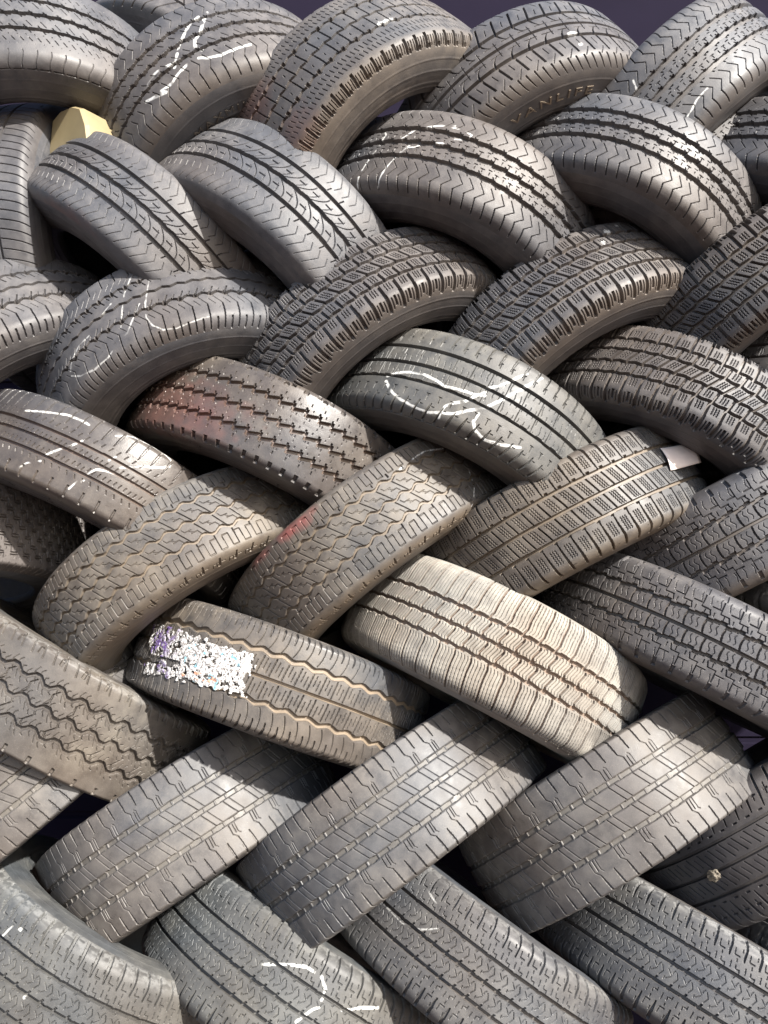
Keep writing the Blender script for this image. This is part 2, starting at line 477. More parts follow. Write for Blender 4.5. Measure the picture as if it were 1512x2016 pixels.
def pat_truck(u, x, h, p=46.):
    D = Dp(u); q = x / h
    for g in (-.42, .0, .42):
        D(np.abs(x - g * h) < 5.4, 1.2)
        jit = np.where(fr(u / p + g) < .2, 1., 0.)
        D(np.abs(x - g * h) < 3.9 + jit, 6.6)
    tie = (np.abs(ce(u + 20 * (np.floor(q * 2.4)), p / 2)) < 1.5)
    for lo, hi, o in ((-.42, 0., .1), (0., .42, .45)):
        c = (lo + hi) / 2 * h; m = bt(x, lo * h, hi * h); ul = u - .52 * (x - c) - o * p
        D(m & ln(ul, p, 1.6), 2.6)
        D(m & ln(ul - 13, p, 1.4) & (np.abs(x - c) < .17 * h), 2.2)
    ax = np.abs(q); s = np.sign(x)
    b = np.where(ax < .66, -(ax - .5) * h * .0, np.where(ax < .74, (ax - .66) * h * .9, .08 * h * .9 + (ax - .74) * h * .12))
    ul = u - s * b
    D(bt(ax, .74, 1.22) & ln(ul, p / 2, 1.6 + 1.6 * np.clip((ax - .78) / .1, 0, 1)), 4.)
    D(bt(ax, .47, .76) & ln(ul, p / 2, 1.5) & (fr(ul / p + .25) < .5), 2.6)
    D(bt(ax, .47, .66) & ln(ul - 7, p, 1.3), 2.4)
    D(bt(ax, .47, .70) & ln(u - s * b + p / 4, p / 2, 1.1) & (fr(ul / p) < .5), 2.)
    # tie bars that show in the groove floor
    for g in (-.42, 0., .42):
        m = np.abs(x - g * h) < 3.9
        D.d = np.where(m & (np.abs(ce(u + 9 * g * 7, p / 2)) < 1.6), np.minimum(D.d, 4.2), D.d)
    return D.d

def pat_sipes(u, x, h, p=26.):
    D = Dp(u); q = x / h
    for g, w in ((-.52, 5.4), (-.02, 6.), (.46, 6.)):
        c = np.where(fr(u / (p * 2)) < .12, .8, 0.)
        D(np.abs(x - g * h - c) < w / 2, 8.)
    k = np.round(u / (p / 4))
    for lo, hi, o in ((-.52, -.02, 0.), (-.02, .46, .4)):
        c = (lo + hi) / 2 * h; y = x - c; m = bt(x, lo * h + 3, hi * h - 3)
        a = ce(u - o * p, p)
        D(m & (np.abs(a - np.where(y < 0, y, -y) * .55 - 2) < .6) & (np.abs(y) < 9), 1.6)
        b = ce(u - (o + .5) * p, p)
        D(m & ((np.abs(b - 1.1 * (y + 4)) < .6) & (np.abs(y + 4) < 4.)), 1.5)
        D(m & ((np.abs(b + 1.1 * (y - 5)) < .6) & (np.abs(y - 5) < 3.5)), 1.5)
        D(m & (np.abs(ce(u - (o + .75) * p - 2 * np.sin(y / 3), p)) < .6) & bt(y, -11, -3), 1.3)
        D(m & (np.abs(ce(u - (o + .27) * p, p)) < .6) & bt(y, 6, 11), 1.3)
        D((np.abs(ce(u - (o + .1) * p + .5 * y, p)) < 1.5) & (bt(x, lo * h, lo * h + 7) | bt(x, hi * h - 7, hi * h)), 3.6)
    for s in (-1, 1):
        b = s * x / h
        D(bt(b, .82, 1.42) & ln(u + s * .12 * x, p, 1.5 + 4.2 * np.clip((b - .82) / .22, 0, 1)), 4.2)
        a = ce(u - p / 2 + .12 * s * x, p)
        D(((np.abs(b - .88) < .013) & (np.abs(a) < 4.5)) | ((np.abs(a + 4.5) < .6) & bt(b, .88, 1.02)), 1.7)
        D(((np.abs(a - 1) < .6) & (bt(b, .62, .70) | bt(b, .76, .83))) | ((np.abs(a + 8) < .6) & bt(b, .60, .74)) | ((np.abs(a - 8) < .6) & (bt(b, .56, .64) | bt(b, .98, 1.06))) | ((np.abs(b - .62) < .012) & bt(a, 3, 8)), 1.7)
    return D.d

def pat_plain(u, x, h, p=31.):
    D = Dp(u); q = x / h
    for g, w in ((-.30, 4.8), (.0, 4.8), (.40, 5.0)):
        D(np.abs(x - g * h) < w / 2, 6.)
    k = np.round(u / (p / 3))
    for c in (-.15, .2):
        D((np.abs(x - c * h - 3 * (hsh(k) - .5) - 4) < 4.) & (np.abs(ce(u + .35 * (x - c * h), p / 3)) < .8), 2.)
    D((np.abs(q - .55) < .05) & (np.abs(ce(u - .5 * x, p / 2)) < .9), 2.)
    D((np.abs(q + .5) < .06) & (np.abs(ce(u + .5 * x, p / 2)) < .9), 2.)
    D(bt(q, .82, 1.16) & ln(u - .05 * x, p, 3.4), 4.)
    D(bt(-q, .62, 1.2) & ln(u + .2 * x, p * .8, 1.2 + 3 * np.clip((-q - .62) / .3, 0, 1)), 3.5)
    return D.d

def pat_tsipe(u, x, h, p=27.):
    D = Dp(u); q = x / h
    for g, w in ((-.46, 4.6), (.02, 4.6), (.48, 4.6)):
        D(np.abs(x - g * h) < w / 2, 6.5)
    for s in (-1, 1):
        b = s * x / h
        D(bt(b, .62, 1.4) & ln(u - s * .25 * x, p, 1.4 + 3. * np.clip((b - .65) / .25, 0, 1)), 4.5)
        a = ce(u - p / 2 - s * .25 * x, p)
        D(((np.abs(a) < .9) & bt(b, .78, 1.0)) | ((np.abs(b - .88) < .014) & (np.abs(a) < 5)) | ((np.abs(b - .60) < .013) & (np.abs(a - 3) < 4)), 2.6)
    D(bt(np.abs(q), .08, .40) & ln(u - .55 * x, p, 1.6), 3.4)
    D(bt(np.abs(q), .14, .34) & ln(u - .55 * x - p / 2, p, 1.2), 2.4)
    return D.d

def pat_fine(u, x, h, p=13.):
    D = Dp(u); q = x / h
    for g in (-.45, 0., .45):
        D(np.abs(x - g * h) < 2.6, 5.)
    D(bt(np.abs(q), .5, 1.3) & ln(u - 14 * (np.abs(q) - .5) ** 2 + .15 * x, p, 1.5), 2.6)
    D(bt(np.abs(q), .08, .4) & ln(u - .3 * x, p, 1.4), 2.4)
    return D.d

def pat_swoop(u, x, h, p=30.):
    D = Dp(u); q = x / h
    for g in (-.45, 0., .45):
        D(np.abs(x - g * h) < 3., 6.)
    D(bt(q, -.4, .4) & ln(u - 30 * q ** 2 - .6 * x, p, 3.), 5.)
    D(bt(np.abs(q), .5, 1.3) & ln(u + .5 * x, p, 2.6), 4.)
    return D.d

# ---------------------------------------------------------------- tyre builder
DU = 0.00092      # mesh step of the tread that faces the yard, in metres
def vnoise(u, x, su, sx, seed):
    """smooth value noise on a lattice, for wear and slight irregularity"""
    a = u / su + seed * 17.3; b = x / sx + seed * 5.1
    i, j = np.floor(a), np.floor(b); f, g = a - i, b - j
    f, g = f * f * (3 - 2 * f), g * g * (3 - 2 * g)
    def r(m, n): return fr(np.sin(m * 127.1 + n * 311.7 + seed * 3.7) * 43758.5453)
    return (r(i, j) * (1 - f) + r(i + 1, j) * f) * (1 - g) + (r(i, j + 1) * (1 - f) + r(i + 1, j + 1) * f) * g

def bez(P, n):
    t = np.linspace(0, 1, n)[:, None]; P = np.asarray(P, float)
    return (1 - t) ** 3 * P[0] + 3 * (1 - t) ** 2 * t * P[1] + 3 * (1 - t) * t * t * P[2] + t ** 3 * P[3]

def half_profile(R, ht, hs, rb, bw):
    """outer section from the crown to the bead: (x, r) and arc length"""
    xs = np.linspace(0, ht, 60)
    a = np.stack([xs, R - .0045 * (xs / ht) ** 2.2], 1)
    sl = -.0045 * 2.2 / ht
    k = (hs - ht)
    b = bez([(ht, R - .0045), (ht + k * .55, R - .0045 + sl * k * .55), (hs - k * .08, R - .0045 - .014), (hs, R - .052)], 60)
    c = bez([(hs, R - .052), (hs + .001, R - .078), (bw + .014, rb + .026), (bw, rb)], 60)
    P = np.concatenate([a, b[1:], c[1:]])
    s = np.concatenate([[0], np.cumsum(np.hypot(*np.diff(P, axis=0).T))])
    return P, s, rb

def seg_dist(U, X, strokes):
    d = np.full(U.shape, 1e9, np.float32)
    for st in strokes:
        for (u0, x0), (u1, x1) in zip(st[:-1], st[1:]):
            lo_u, hi_u = min(u0, u1) - 12, max(u0, u1) + 12
            du, dx = u1 - u0, x1 - x0; L = du * du + dx * dx + 1e-6
            t = np.clip(((U - u0) * du + (X - x0) * dx) / L, 0, 1)
            d = np.minimum(d, np.hypot(U - u0 - t * du, X - x0 - t * dx))
    return d

def grid_quads(nr, nc, wrap):
    i = np.arange(nr - 1)[:, None]; j = np.arange(nc if wrap else nc - 1)[None, :]
    j2 = (j + 1) % nc
    return np.stack([i * nc + j, i * nc + j2, (i + 1) * nc + j2, (i + 1) * nc + j], -1).reshape(-1, 4)

def ring_pts(x, r, th):
    """rows (x, r) swept over angles th -> local coordinates, wheel axis along z, local x faces the yard"""
    c, s = np.cos(th)[None, :], np.sin(th)[None, :]
    r = np.asarray(r); x = np.asarray(x)
    if r.ndim == 1: r = r[:, None]
    if x.ndim == 1: x = x[:, None]
    return np.stack([r * c, r * s, np.broadcast_to(x, (r * c).shape)], -1).reshape(-1, 3)

TYRE_GROUP = 'used tyres laced into the stack'
def make_tyre(spec):
    (label, pat, kw, C, A, E1, R, ht, hs, x0, mat, opts) = spec
    seed = opts.get('seed', 1.)
    root = bpy.data.objects.new('tyre', None); COL.objects.link(root)
    root.empty_display_size = .1
    A = Vector(A).normalized(); E1 = Vector(E1); E1 = (E1 - A * E1.dot(A)).normalized(); E2 = A.cross(E1)
    M = Matrix(((E1.x, E2.x, A.x, C[0]), (E1.y, E2.y, A.y, C[1]), (E1.z, E2.z, A.z, C[2]), (0, 0, 0, 1)))
    root.matrix_world = M @ Matrix.Translation((0, 0, x0))
    tag(root, label, 'tyre', TYRE_GROUP)
    rb, bw = R - .118, hs - .014
    P, s, rb = half_profile(R, ht, hs, rb, bw)
    s_edge = ht + opts.get('edge', .036) + max(0., (hs - ht) - .02) * .3
    du_ = opts.get('du', DU)
    n = int(round(2 * s_edge / du_)) + 1
    sv = np.linspace(-s_edge, s_edge, n)
    px = np.interp(np.abs(sv), s, P[:, 0]) * np.sign(sv); pr = np.interp(np.abs(sv), s, P[:, 1])
    tx, tr = np.gradient(px), np.gradient(pr); L = np.hypot(tx, tr); nx, nr_ = -tr / L, tx / L     # outward normal
    nx = np.convolve(np.pad(nx, 4, 'edge'), np.ones(9) / 9, 'valid'); nr_ = np.convolve(np.pad(nr_, 4, 'edge'), np.ones(9) / 9, 'valid')
    half = opts.get('half', 1.22)
    nf = int(round(2 * half * R / du_)) + 1
    tf = np.linspace(-half, half, nf)
    tb = np.linspace(half, 2 * math.pi - half, 62)[1:-1]
    th = np.concatenate([tf, tb])
    # pattern is sampled 3 x 3 inside every mesh cell and averaged, so the cuts keep their edges
    us = -tf * R * 1000; st = du_ * 1000
    fn = globals()['pat_' + pat]
    acc = 0; gro = 0
    for a in (-.33, 0., .33):
        for b in (-.33, 0., .33):
            U, X = np.meshgrid(us + a * st, sv * 1000 + b * st)
            wu = vnoise(U, X, 60., 40., seed) - .5; wx = vnoise(U, X, 85., 50., seed + 3.1) - .5
            d_ = fn((U + 2.2 * wu + 40 * seed) * opts.get('mir', 1), X + 1.3 * wx, ht * 1000, **kw)
            acc = acc + 8. * (d_ / 8.) ** .72          # narrow cuts are nearly as deep as the main grooves
            gro = gro + (d_ > 5.4)
    dep = acc / 9.; gro = gro / 9.
    U, X = np.meshgrid(us, sv * 1000)
    wear = opts.get('wear', 1.)
    dep = dep * (wear * (.8 + .4 * vnoise(U, X, 70., 60., seed + 9.)))
    rel = .35 * (vnoise(U, X, 11., 9., seed + 5.) - .5) + .5 * (vnoise(U, X, 45., 40., seed + 6.) - .5)
    back = np.repeat(dep.mean(1)[:, None], len(tb), 1)
    depth = np.concatenate([dep + rel * .6, back], 1) / 1000.
    fade = np.clip((s_edge - np.abs(sv)) / .003, 0, 1)[:, None]
    depth = depth * fade
    rr = pr[:, None] - depth * nr_[:, None]
    xx = px[:, None] - depth * nx[:, None]
    col = np.zeros((n, len(th), 4), np.float32)
    if opts.get('chalk'):
        w = opts.get('chalkw', 3.0)
        d = seg_dist(U, X, opts['chalk']) + 1.6 * (vnoise(U, X, 7., 7., seed + 2) - .5)
        pm = np.clip((w / 2 + .8 - d) / 1.3, 0, 1) * np.clip(1.15 - dep / 2.5, 0, 1)
        br = np.clip((vnoise(U, X, 16., 16., seed + 12) - opts.get('skip', .18)) * 6, 0, 1)
        col[:, :nf, 0] = pm * br * opts.get('chalka', 1.)
    for (bu, bx, ru, rx, am) in opts.get('splat', []):
        dd = np.hypot((U - bu) / ru, (X - bx) / rx) + .9 * (vnoise(U, X, 5., 5., seed + 4) - .5)
        col[:, :nf, 0] = np.maximum(col[:, :nf, 0], np.clip((1 - dd) * 4, 0, 1) * am * np.clip(1.3 - dep / 3, 0, 1))
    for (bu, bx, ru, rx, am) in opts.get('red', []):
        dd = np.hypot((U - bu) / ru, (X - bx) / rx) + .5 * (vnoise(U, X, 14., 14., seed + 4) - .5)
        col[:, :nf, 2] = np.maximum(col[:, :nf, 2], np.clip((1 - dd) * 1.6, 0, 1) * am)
    col[:, :nf, 1] = gro
    Xa, Ua = np.broadcast_to((sv * 1000)[:, None], (n, len(th))), np.broadcast_to((-th * R * 1000)[None, :], (n, len(th)))
    mud, scuff = opts.get('mud', 0), opts.get('scuff', 0)
    h_ = ht * 1000
    col[..., 3] = np.clip((Xa / h_ - 1.0) * 4, 0, 1) * mud
    if scuff:
        nz = vnoise(Ua, Xa, 16., 7., seed + 7) * .6 + vnoise(Ua, Xa, 6., 4., seed + 8) * .5
        band = np.clip((-Xa / h_ - opts.get('scuff_from', .93)) * 7, 0, 1) * np.clip((1.55 + Xa / h_) * 6, 0, 1)
        col[..., 0] = np.maximum(col[..., 0], band * np.clip((nz - .38) * 4, 0, 1) * scuff)
    tread = link_mesh('tread', ring_pts(xx, rr, th), grid_quads(n, len(th), True), mat, root, True, col.reshape(-1, 4), math.radians(32))
    # sidewalls, with raised rings, and the inside of the casing
    ths = np.concatenate([np.linspace(-1.9, 1.9, 300), np.linspace(1.9, 2 * math.pi - 1.9, 70)[1:-1]])
    ss = np.linspace(s_edge, s[-1], 60)
    sx, sr = np.interp(ss, s, P[:, 0]), np.interp(ss, s, P[:, 1])
    z = (R - sr)
    bump = .0012 * np.exp(-((z - .094) / .0035) ** 2) + .0007 * np.exp(-((z - .070) / .0012) ** 2) + .0007 * np.exp(-((z - .048) / .0012) ** 2) + .0016 * np.exp(-((z - .104) / .002) ** 2)
    bump = bump * np.clip((ss - s_edge) / .004, 0, 1)
    sides = []
    for sg in (1, -1):
        x_ = (sx + bump) * sg
        v = ring_pts(x_[::sg], sr[::sg], ths)
        cs = np.zeros((len(v), 4), np.float32)
        if sg == 1: cs[:, 3] = np.repeat(np.clip(1 - (ss - s_edge) / .06, .25, 1), len(ths)) * opts.get('mud', 0)
        sides.append(link_mesh('sidewall', v, grid_quads(60, len(ths), True), mat, root, True, cs))
    t3 = np.linspace(0, 2 * math.pi, 97)[:-1]
    ins = np.array([(bw, rb), (bw - .006, rb - .004), (bw - .017, rb - .002), (bw - .019, rb + .012), (hs - .016, R - .085), (hs - .013, R - .055), (hs - .022, R - .026), (ht * .8, R - .019), (0, R - .017)])
    full = np.concatenate([ins, (ins * [-1, 1])[-2::-1]])
    tc_ = np.linspace(0, 1, len(full)); tt = np.linspace(0, 1, 45)
    full = np.stack([np.interp(tt, tc_, full[:, 0]), np.interp(tt, tc_, full[:, 1])], 1)
    v = ring_pts(full[:, 0], full[:, 1], t3)
    cs = np.zeros((len(v), 4), np.float32)
    link_mesh('inner_liner', v, grid_quads(45, 96, True), mat, root, True, cs)
    root['_geo'] = 0; del root['_geo']
    return dict(root=root, tread=tread, sides=sides, R=R, ht=ht, hs=hs, P=P, s=s, x0=x0)

def on_tread(t, u, x, lift=0.):
    """local point on the tread surface: u, x in mm"""
    sgn = 1 if x >= 0 else -1
    px = np.interp(abs(x) / 1000, t['s'], t['P'][:, 0]) * sgn; pr = np.interp(abs(x) / 1000, t['s'], t['P'][:, 1]) + lift
    a = -u / 1000 / t['R']
    return Vector((pr * math.cos(a), pr * math.sin(a), px))

TYRES = {}
TYRES['T0'] = ('shaded tyre behind the top row, cut off by the top edge of the picture', 'swoop', {}, (-0.5024, 1.8914, 2.4471), (-0.5162, -0.4534, -0.7266), (0.7056, -0.706, -0.0607), 0.3354, 0.0756, 0.0957, -0.0084, 'grey', {'seed': 1.26})
TYRES['A1'] = ('top-row van tyre in the upper left corner with thin slanted cuts', 'chevron', {'p': 26.0, 'cross': False, 'fine': True, 'scal': 3.2, 'gw': 3.0}, (-0.7851, 1.6921, 2.2949), (0.2032, -0.1752, -0.9633), (0.3167, -0.9192, 0.234), 0.3223, 0.0820, 0.1141, -0.0285, 'grey', {'seed': 1.18})
TYRES['A2'] = ('top-row van tyre with thick white chalk scribbles over its ribs', 'chevron', {'p': 27.0, 'cross': False, 'scal': 4.0, 'gw': 3.0, 'sp': 0.9, 'bends': 0.6}, (-0.3219, 1.6946, 2.2489), (0.4733, -0.2744, -0.8371), (-0.2524, -0.9527, 0.1696), 0.3076, 0.0884, 0.1241, -0.0357, 'grey', {'chalkw': 5.6, 'skip': 0.22, 'mud': 0.35, 'seed': 1.87, 'chalk': [[(102.2, -50.9), (85.0, -26.9), (66.0, 1.1), (50.3, 12.0), (42.8, 32.9), (52.1, 44.6)], [(82.4, -46.6), (60.3, -37.2), (34.5, -11.2), (13.9, 9.4)], [(37.9, 39.6), (19.8, 38.1), (-2.7, 36.3), (-19.9, 30.1), (-46.4, 23.0), (-71.4, 25.9), (-90.0, 40.0)], [(12.6, 57.1), (-12.0, 62.6), (-33.5, 71.4), (-57.4, 66.6), (-50.7, 78.2), (-72.3, 67.7), (-95.4, 56.3)], [(7.3, 19.5), (-10.6, 44.2)], [(38.7, 57.6), (54.1, 67.9), (76.5, 73.7), (102.4, 71.6), (143.0, 67.7)]]})
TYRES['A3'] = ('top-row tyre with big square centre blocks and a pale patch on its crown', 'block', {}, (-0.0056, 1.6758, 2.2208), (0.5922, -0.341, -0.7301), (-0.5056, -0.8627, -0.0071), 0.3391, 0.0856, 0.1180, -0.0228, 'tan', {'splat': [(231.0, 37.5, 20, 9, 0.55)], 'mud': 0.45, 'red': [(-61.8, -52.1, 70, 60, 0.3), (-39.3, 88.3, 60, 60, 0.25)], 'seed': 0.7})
TYRES['A4'] = ('top-row tyre with hooked cuts, raised sidewall lettering and a cream splat', 'hook', {}, (0.3267, 1.7035, 2.2358), (0.383, -0.3474, -0.856), (-0.5382, -0.837, 0.0989), 0.3312, 0.0808, 0.1128, -0.0150, 'grey', {'splat': [(238.8, 35.9, 11, 9, 1.0), (239.1, 66.8, 7, 6, 0.7)], 'mud': 0.5, 'seed': 0.93})
TYRES['A5'] = ('top-right tyre with chevron shoulder cuts and two thin chalk strokes', 'chevron', {'p': 30.0, 'scal': 4.0}, (0.6479, 1.7121, 2.2687), (0.6689, -0.0901, -0.7379), (-0.4639, -0.8262, -0.3196), 0.3260, 0.0789, 0.1097, -0.0274, 'grey', {'chalkw': 2.6, 'mud': 0.5, 'seed': 2.07, 'chalk': [[(72.7, -57.1), (60.9, -30.9), (50.2, -19.5)], [(148.9, 58.9), (122.2, 60.4), (103.4, 67.1), (71.6, 74.4)]]})
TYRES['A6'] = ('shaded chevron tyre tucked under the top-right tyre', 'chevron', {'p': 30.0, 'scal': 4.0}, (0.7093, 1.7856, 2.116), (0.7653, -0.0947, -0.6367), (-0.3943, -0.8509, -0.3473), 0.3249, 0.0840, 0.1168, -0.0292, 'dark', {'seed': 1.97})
TYRES['B0'] = ('fine-cut tyre standing upright at the left edge beside the cream container', 'fine', {'p': 19.0}, (-0.7843, 1.7648, 2.0626), (-0.9957, 0.073, -0.0569), (-0.0416, -0.9017, -0.4303), 0.3249, 0.0748, 0.0986, -0.0136, 'grey', {'mud': 0.3, 'seed': 1.77})
TYRES['B1'] = ('touring tyre with swooping cuts, left one of two alike, red-brown lower flank', 'touring', {}, (-0.5279, 1.6935, 1.9553), (-0.6348, -0.1787, -0.7518), (0.447, -0.8785, -0.1687), 0.3269, 0.0741, 0.1015, -0.0242, 'grey', {'red': [(-241.3, 114.8, 120, 34, 0.35)], 'seed': 1.16})  # red patch: warm ground bounce painted into the colour of the lower flank
TYRES['B2'] = ('touring tyre with swooping cuts, right one of two alike, under the square-block tyre', 'touring', {}, (-0.2609, 1.6894, 1.9588), (-0.5943, -0.2644, -0.7596), (0.4428, -0.8959, -0.0346), 0.3372, 0.0818, 0.1121, -0.0267, 'grey', {'seed': 1.71})
TYRES['B3'] = ('chevron van tyre with cross-shaped cuts and chalk loops over its upper ribs', 'chevron', {}, (0.139, 1.6974, 2.0125), (-0.3932, -0.1802, -0.9016), (0.1648, -0.9785, 0.1237), 0.3299, 0.0773, 0.1076, -0.0269, 'grey', {'chalkw': 3.0, 'seed': 2.97, 'chalk': [[(-251.6, -37.4), (-234.2, -20.5), (-237.8, 14.0), (-247.8, 45.8), (-255.7, 76.0), (-256.3, 103.7)], [(-160.4, -2.1), (-181.9, 32.8), (-197.0, 68.4), (-204.8, 103.5)], [(-210.2, 12.2), (-189.2, -8.9), (-167.2, -34.3), (-129.8, -46.9), (-98.5, -55.5)], [(-110.5, -49.5), (-79.9, -50.6), (-60.6, -45.1), (-65.0, -29.8), (-86.4, -23.6)], [(-167.9, 15.5), (-155.0, 12.0), (-132.7, -2.2), (-103.7, -7.3)]]})
TYRES['B4'] = ('chevron van tyre with cross-shaped cuts and no chalk, beside the top-right tyre', 'chevron', {}, (0.493, 1.6899, 2.0496), (-0.4759, -0.1533, -0.866), (0.0332, -0.9871, 0.1565), 0.3243, 0.0740, 0.1030, -0.0258, 'grey', {'seed': 2.3})
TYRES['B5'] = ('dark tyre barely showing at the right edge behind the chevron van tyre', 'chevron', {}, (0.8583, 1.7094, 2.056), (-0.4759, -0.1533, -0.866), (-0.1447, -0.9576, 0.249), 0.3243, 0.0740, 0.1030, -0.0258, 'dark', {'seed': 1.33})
TYRES['C0'] = ('zigzag-grooved tyre cut by the left edge, without chalk marks', 'zigzag', {}, (-0.7962, 1.6828, 1.6793), (0.6562, -0.1955, -0.7288), (0.0367, -0.9565, 0.2896), 0.3252, 0.0781, 0.1069, -0.0238, 'grey', {'seed': 0.85})
TYRES['C1'] = ('zigzag-grooved tyre with long thin chalk lines over its ribs', 'zigzag', {}, (-0.4084, 1.6733, 1.6945), (0.4123, -0.366, -0.8343), (-0.0358, -0.9216, 0.3866), 0.3201, 0.0807, 0.1105, -0.0246, 'grey', {'chalkw': 2.1, 'chalka': 0.62, 'seed': 3.35, 'chalk': [[(11.6, -52.6), (-6.2, -11.9), (-22.2, 25.3), (-30.1, 55.3), (-24.7, 78.3), (-10.2, 93.4), (13.6, 99.0), (47.1, 95.3), (80.3, 91.8)], [(-28.1, -54.4), (-51.2, -19.9), (-69.2, 22.8), (-80.0, 49.8)], [(-81.6, -13.3), (-103.7, -2.7)], [(-144.7, 21.8), (-173.2, 23.5), (-199.2, 35.0), (-213.9, 51.8)], [(-216.8, 61.9), (-196.1, 79.8), (-162.0, 91.5), (-126.7, 90.4), (-94.0, 77.2), (-72.0, 67.4), (-32.1, 19.7)]]})
TYRES['C2'] = ('snow tyre with square blocks, the left one of the three leaning right', 'snow', {}, (-0.0087, 1.7037, 1.7529), (0.544, -0.3327, -0.7703), (-0.3272, -0.9295, 0.1704), 0.3403, 0.0698, 0.0948, -0.0075, 'grey', {'edge': 0.04, 'mud': 0.6, 'seed': 2.33})
TYRES['C3'] = ('snow tyre with square blocks and white chalk dabs near its top', 'snow', {}, (0.421, 1.7217, 1.7546), (0.4688, -0.3971, -0.789), (-0.5034, -0.8541, 0.1307), 0.3493, 0.0744, 0.1027, -0.0106, 'black', {'edge': 0.04, 'splat': [(266.6, -54.6, 8, 9, 1.0), (234.0, -26.7, 5, 6, 0.9), (306.1, -69.6, 6, 4, 0.7)], 'mud': 0.5, 'seed': 3.43})
TYRES['C4'] = ('snow tyre with square blocks leaning right, cut by the right edge', 'snow', {}, (0.8223, 1.6663, 1.878), (0.5265, -0.2224, -0.8206), (-0.5464, -0.828, -0.1262), 0.3252, 0.0689, 0.0951, -0.0098, 'black', {'edge': 0.04, 'mud': 0.45, 'seed': 0.69})
TYRES['D0'] = ('glossy worn tyre at the left edge with three narrow grooves and chalk dashes', 'plain', {}, (-0.6029, 1.6924, 1.469), (-0.4111, -0.2468, -0.8775), (0.413, -0.9086, 0.062), 0.3268, 0.0705, 0.0890, 0.0059, 'gloss', {'chalkw': 3.1, 'wear': 0.75, 'seed': 2.12, 'chalk': [[(-185.9, 74.4), (-169.7, 52.6), (-148.5, 40.2)], [(-147.6, 27.4), (-132.5, 9.6), (-115.8, -7.9), (-103.0, -25.9)], [(-77.3, 62.8), (-71.5, 44.3), (-62.3, 37.5)], [(-63.5, 24.0), (-55.0, 10.2), (-41.9, 4.4), (-24.0, 1.0)], [(-43.9, -16.5), (-37.2, -28.0)], [(-19.5, -14.6), (11.6, -37.8), (41.8, -53.6), (53.8, -65.3), (52.3, -77.9), (39.3, -84.9), (6.8, -91.2)], [(-239.8, -37.9), (-191.7, -50.6), (-156.6, -59.8), (-125.2, -61.3), (-110.0, -59.4)], [(-57.9, -63.9), (-30.1, -81.1), (1.4, -87.8)]]})
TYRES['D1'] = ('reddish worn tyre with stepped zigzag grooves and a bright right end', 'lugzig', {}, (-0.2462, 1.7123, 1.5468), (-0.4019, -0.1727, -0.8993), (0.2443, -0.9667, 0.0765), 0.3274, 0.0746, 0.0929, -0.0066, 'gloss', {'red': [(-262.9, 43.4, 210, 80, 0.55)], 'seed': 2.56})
TYRES['D2'] = ('straight-ribbed tyre with a big white chalk loop', 'ribbed', {}, (0.1667, 1.6895, 1.5686), (-0.4586, -0.2133, -0.8627), (0.0883, -0.9769, 0.1946), 0.3279, 0.0749, 0.1010, -0.0105, 'olive', {'chalkw': 4.6, 'skip': 0.08, 'seed': 0.59, 'chalk': [[(-207.2, 37.3), (-192.3, 27.5), (-165.1, 20.4), (-133.3, 18.0), (-110.1, 22.1), (-86.4, 28.4), (-64.4, 24.8), (-29.2, 21.0), (-12.3, 14.0)], [(-205.1, 48.5), (-182.9, 67.3), (-153.6, 79.2), (-121.0, 86.1), (-92.5, 86.8), (-77.9, 81.3), (-48.4, 72.1), (-26.6, 54.6), (-1.7, 36.1), (18.2, 6.0), (39.8, -30.7), (67.3, -77.7)], [(-35.1, 1.2), (-18.7, 0.3), (1.5, -14.9), (18.3, -38.9), (37.8, -68.0)], [(-70.8, 88.8), (-68.8, 65.0), (-57.6, 53.1), (-39.8, 41.2), (-27.8, 24.1), (-15.1, 7.9)], [(-6.9, 49.9), (-9.3, 69.0), (0.5, 81.7), (25.3, 89.2), (56.8, 81.7), (89.6, 66.7)]]})
TYRES['D3'] = ('snow tyre with square blocks leaning left, above the tyre with the paper tag', 'snow', {'sgn': -1.0}, (0.6165, 1.7111, 1.5868), (-0.4965, -0.161, -0.853), (-0.1254, -0.959, 0.254), 0.3282, 0.0666, 0.0952, -0.0143, 'black', {'edge': 0.04, 'seed': 1.55})
TYRES['D4'] = ('black tyre barely showing at the right edge between two snow tyres', 'ribbed', {}, (0.9864, 1.709, 1.6098), (-0.4965, -0.161, -0.853), (-0.2777, -0.9015, 0.3318), 0.3282, 0.0682, 0.0920, -0.0095, 'black', {'seed': 2.87})
TYRES['E0'] = ('tyre with a brick-like tread at the left edge under the glossy chalked tyre', 'brick', {}, (-0.9777, 1.6672, 1.3518), (0.0852, -0.2128, -0.9734), (0.5004, -0.8357, 0.2264), 0.3252, 0.0863, 0.0966, -0.0069, 'grey', {'wear': 0.8, 'seed': 1.73})
TYRES['E1'] = ('folded-cut tyre with rounded blocks and no red stain, beside the brick-tread tyre', 'meander', {}, (-0.4155, 1.7125, 1.2921), (0.5583, -0.1765, -0.8106), (0.0718, -0.9632, 0.2592), 0.3307, 0.0748, 0.0926, -0.0065, 'brown', {'mud': 0.55, 'wear': 0.75, 'seed': 2.8})
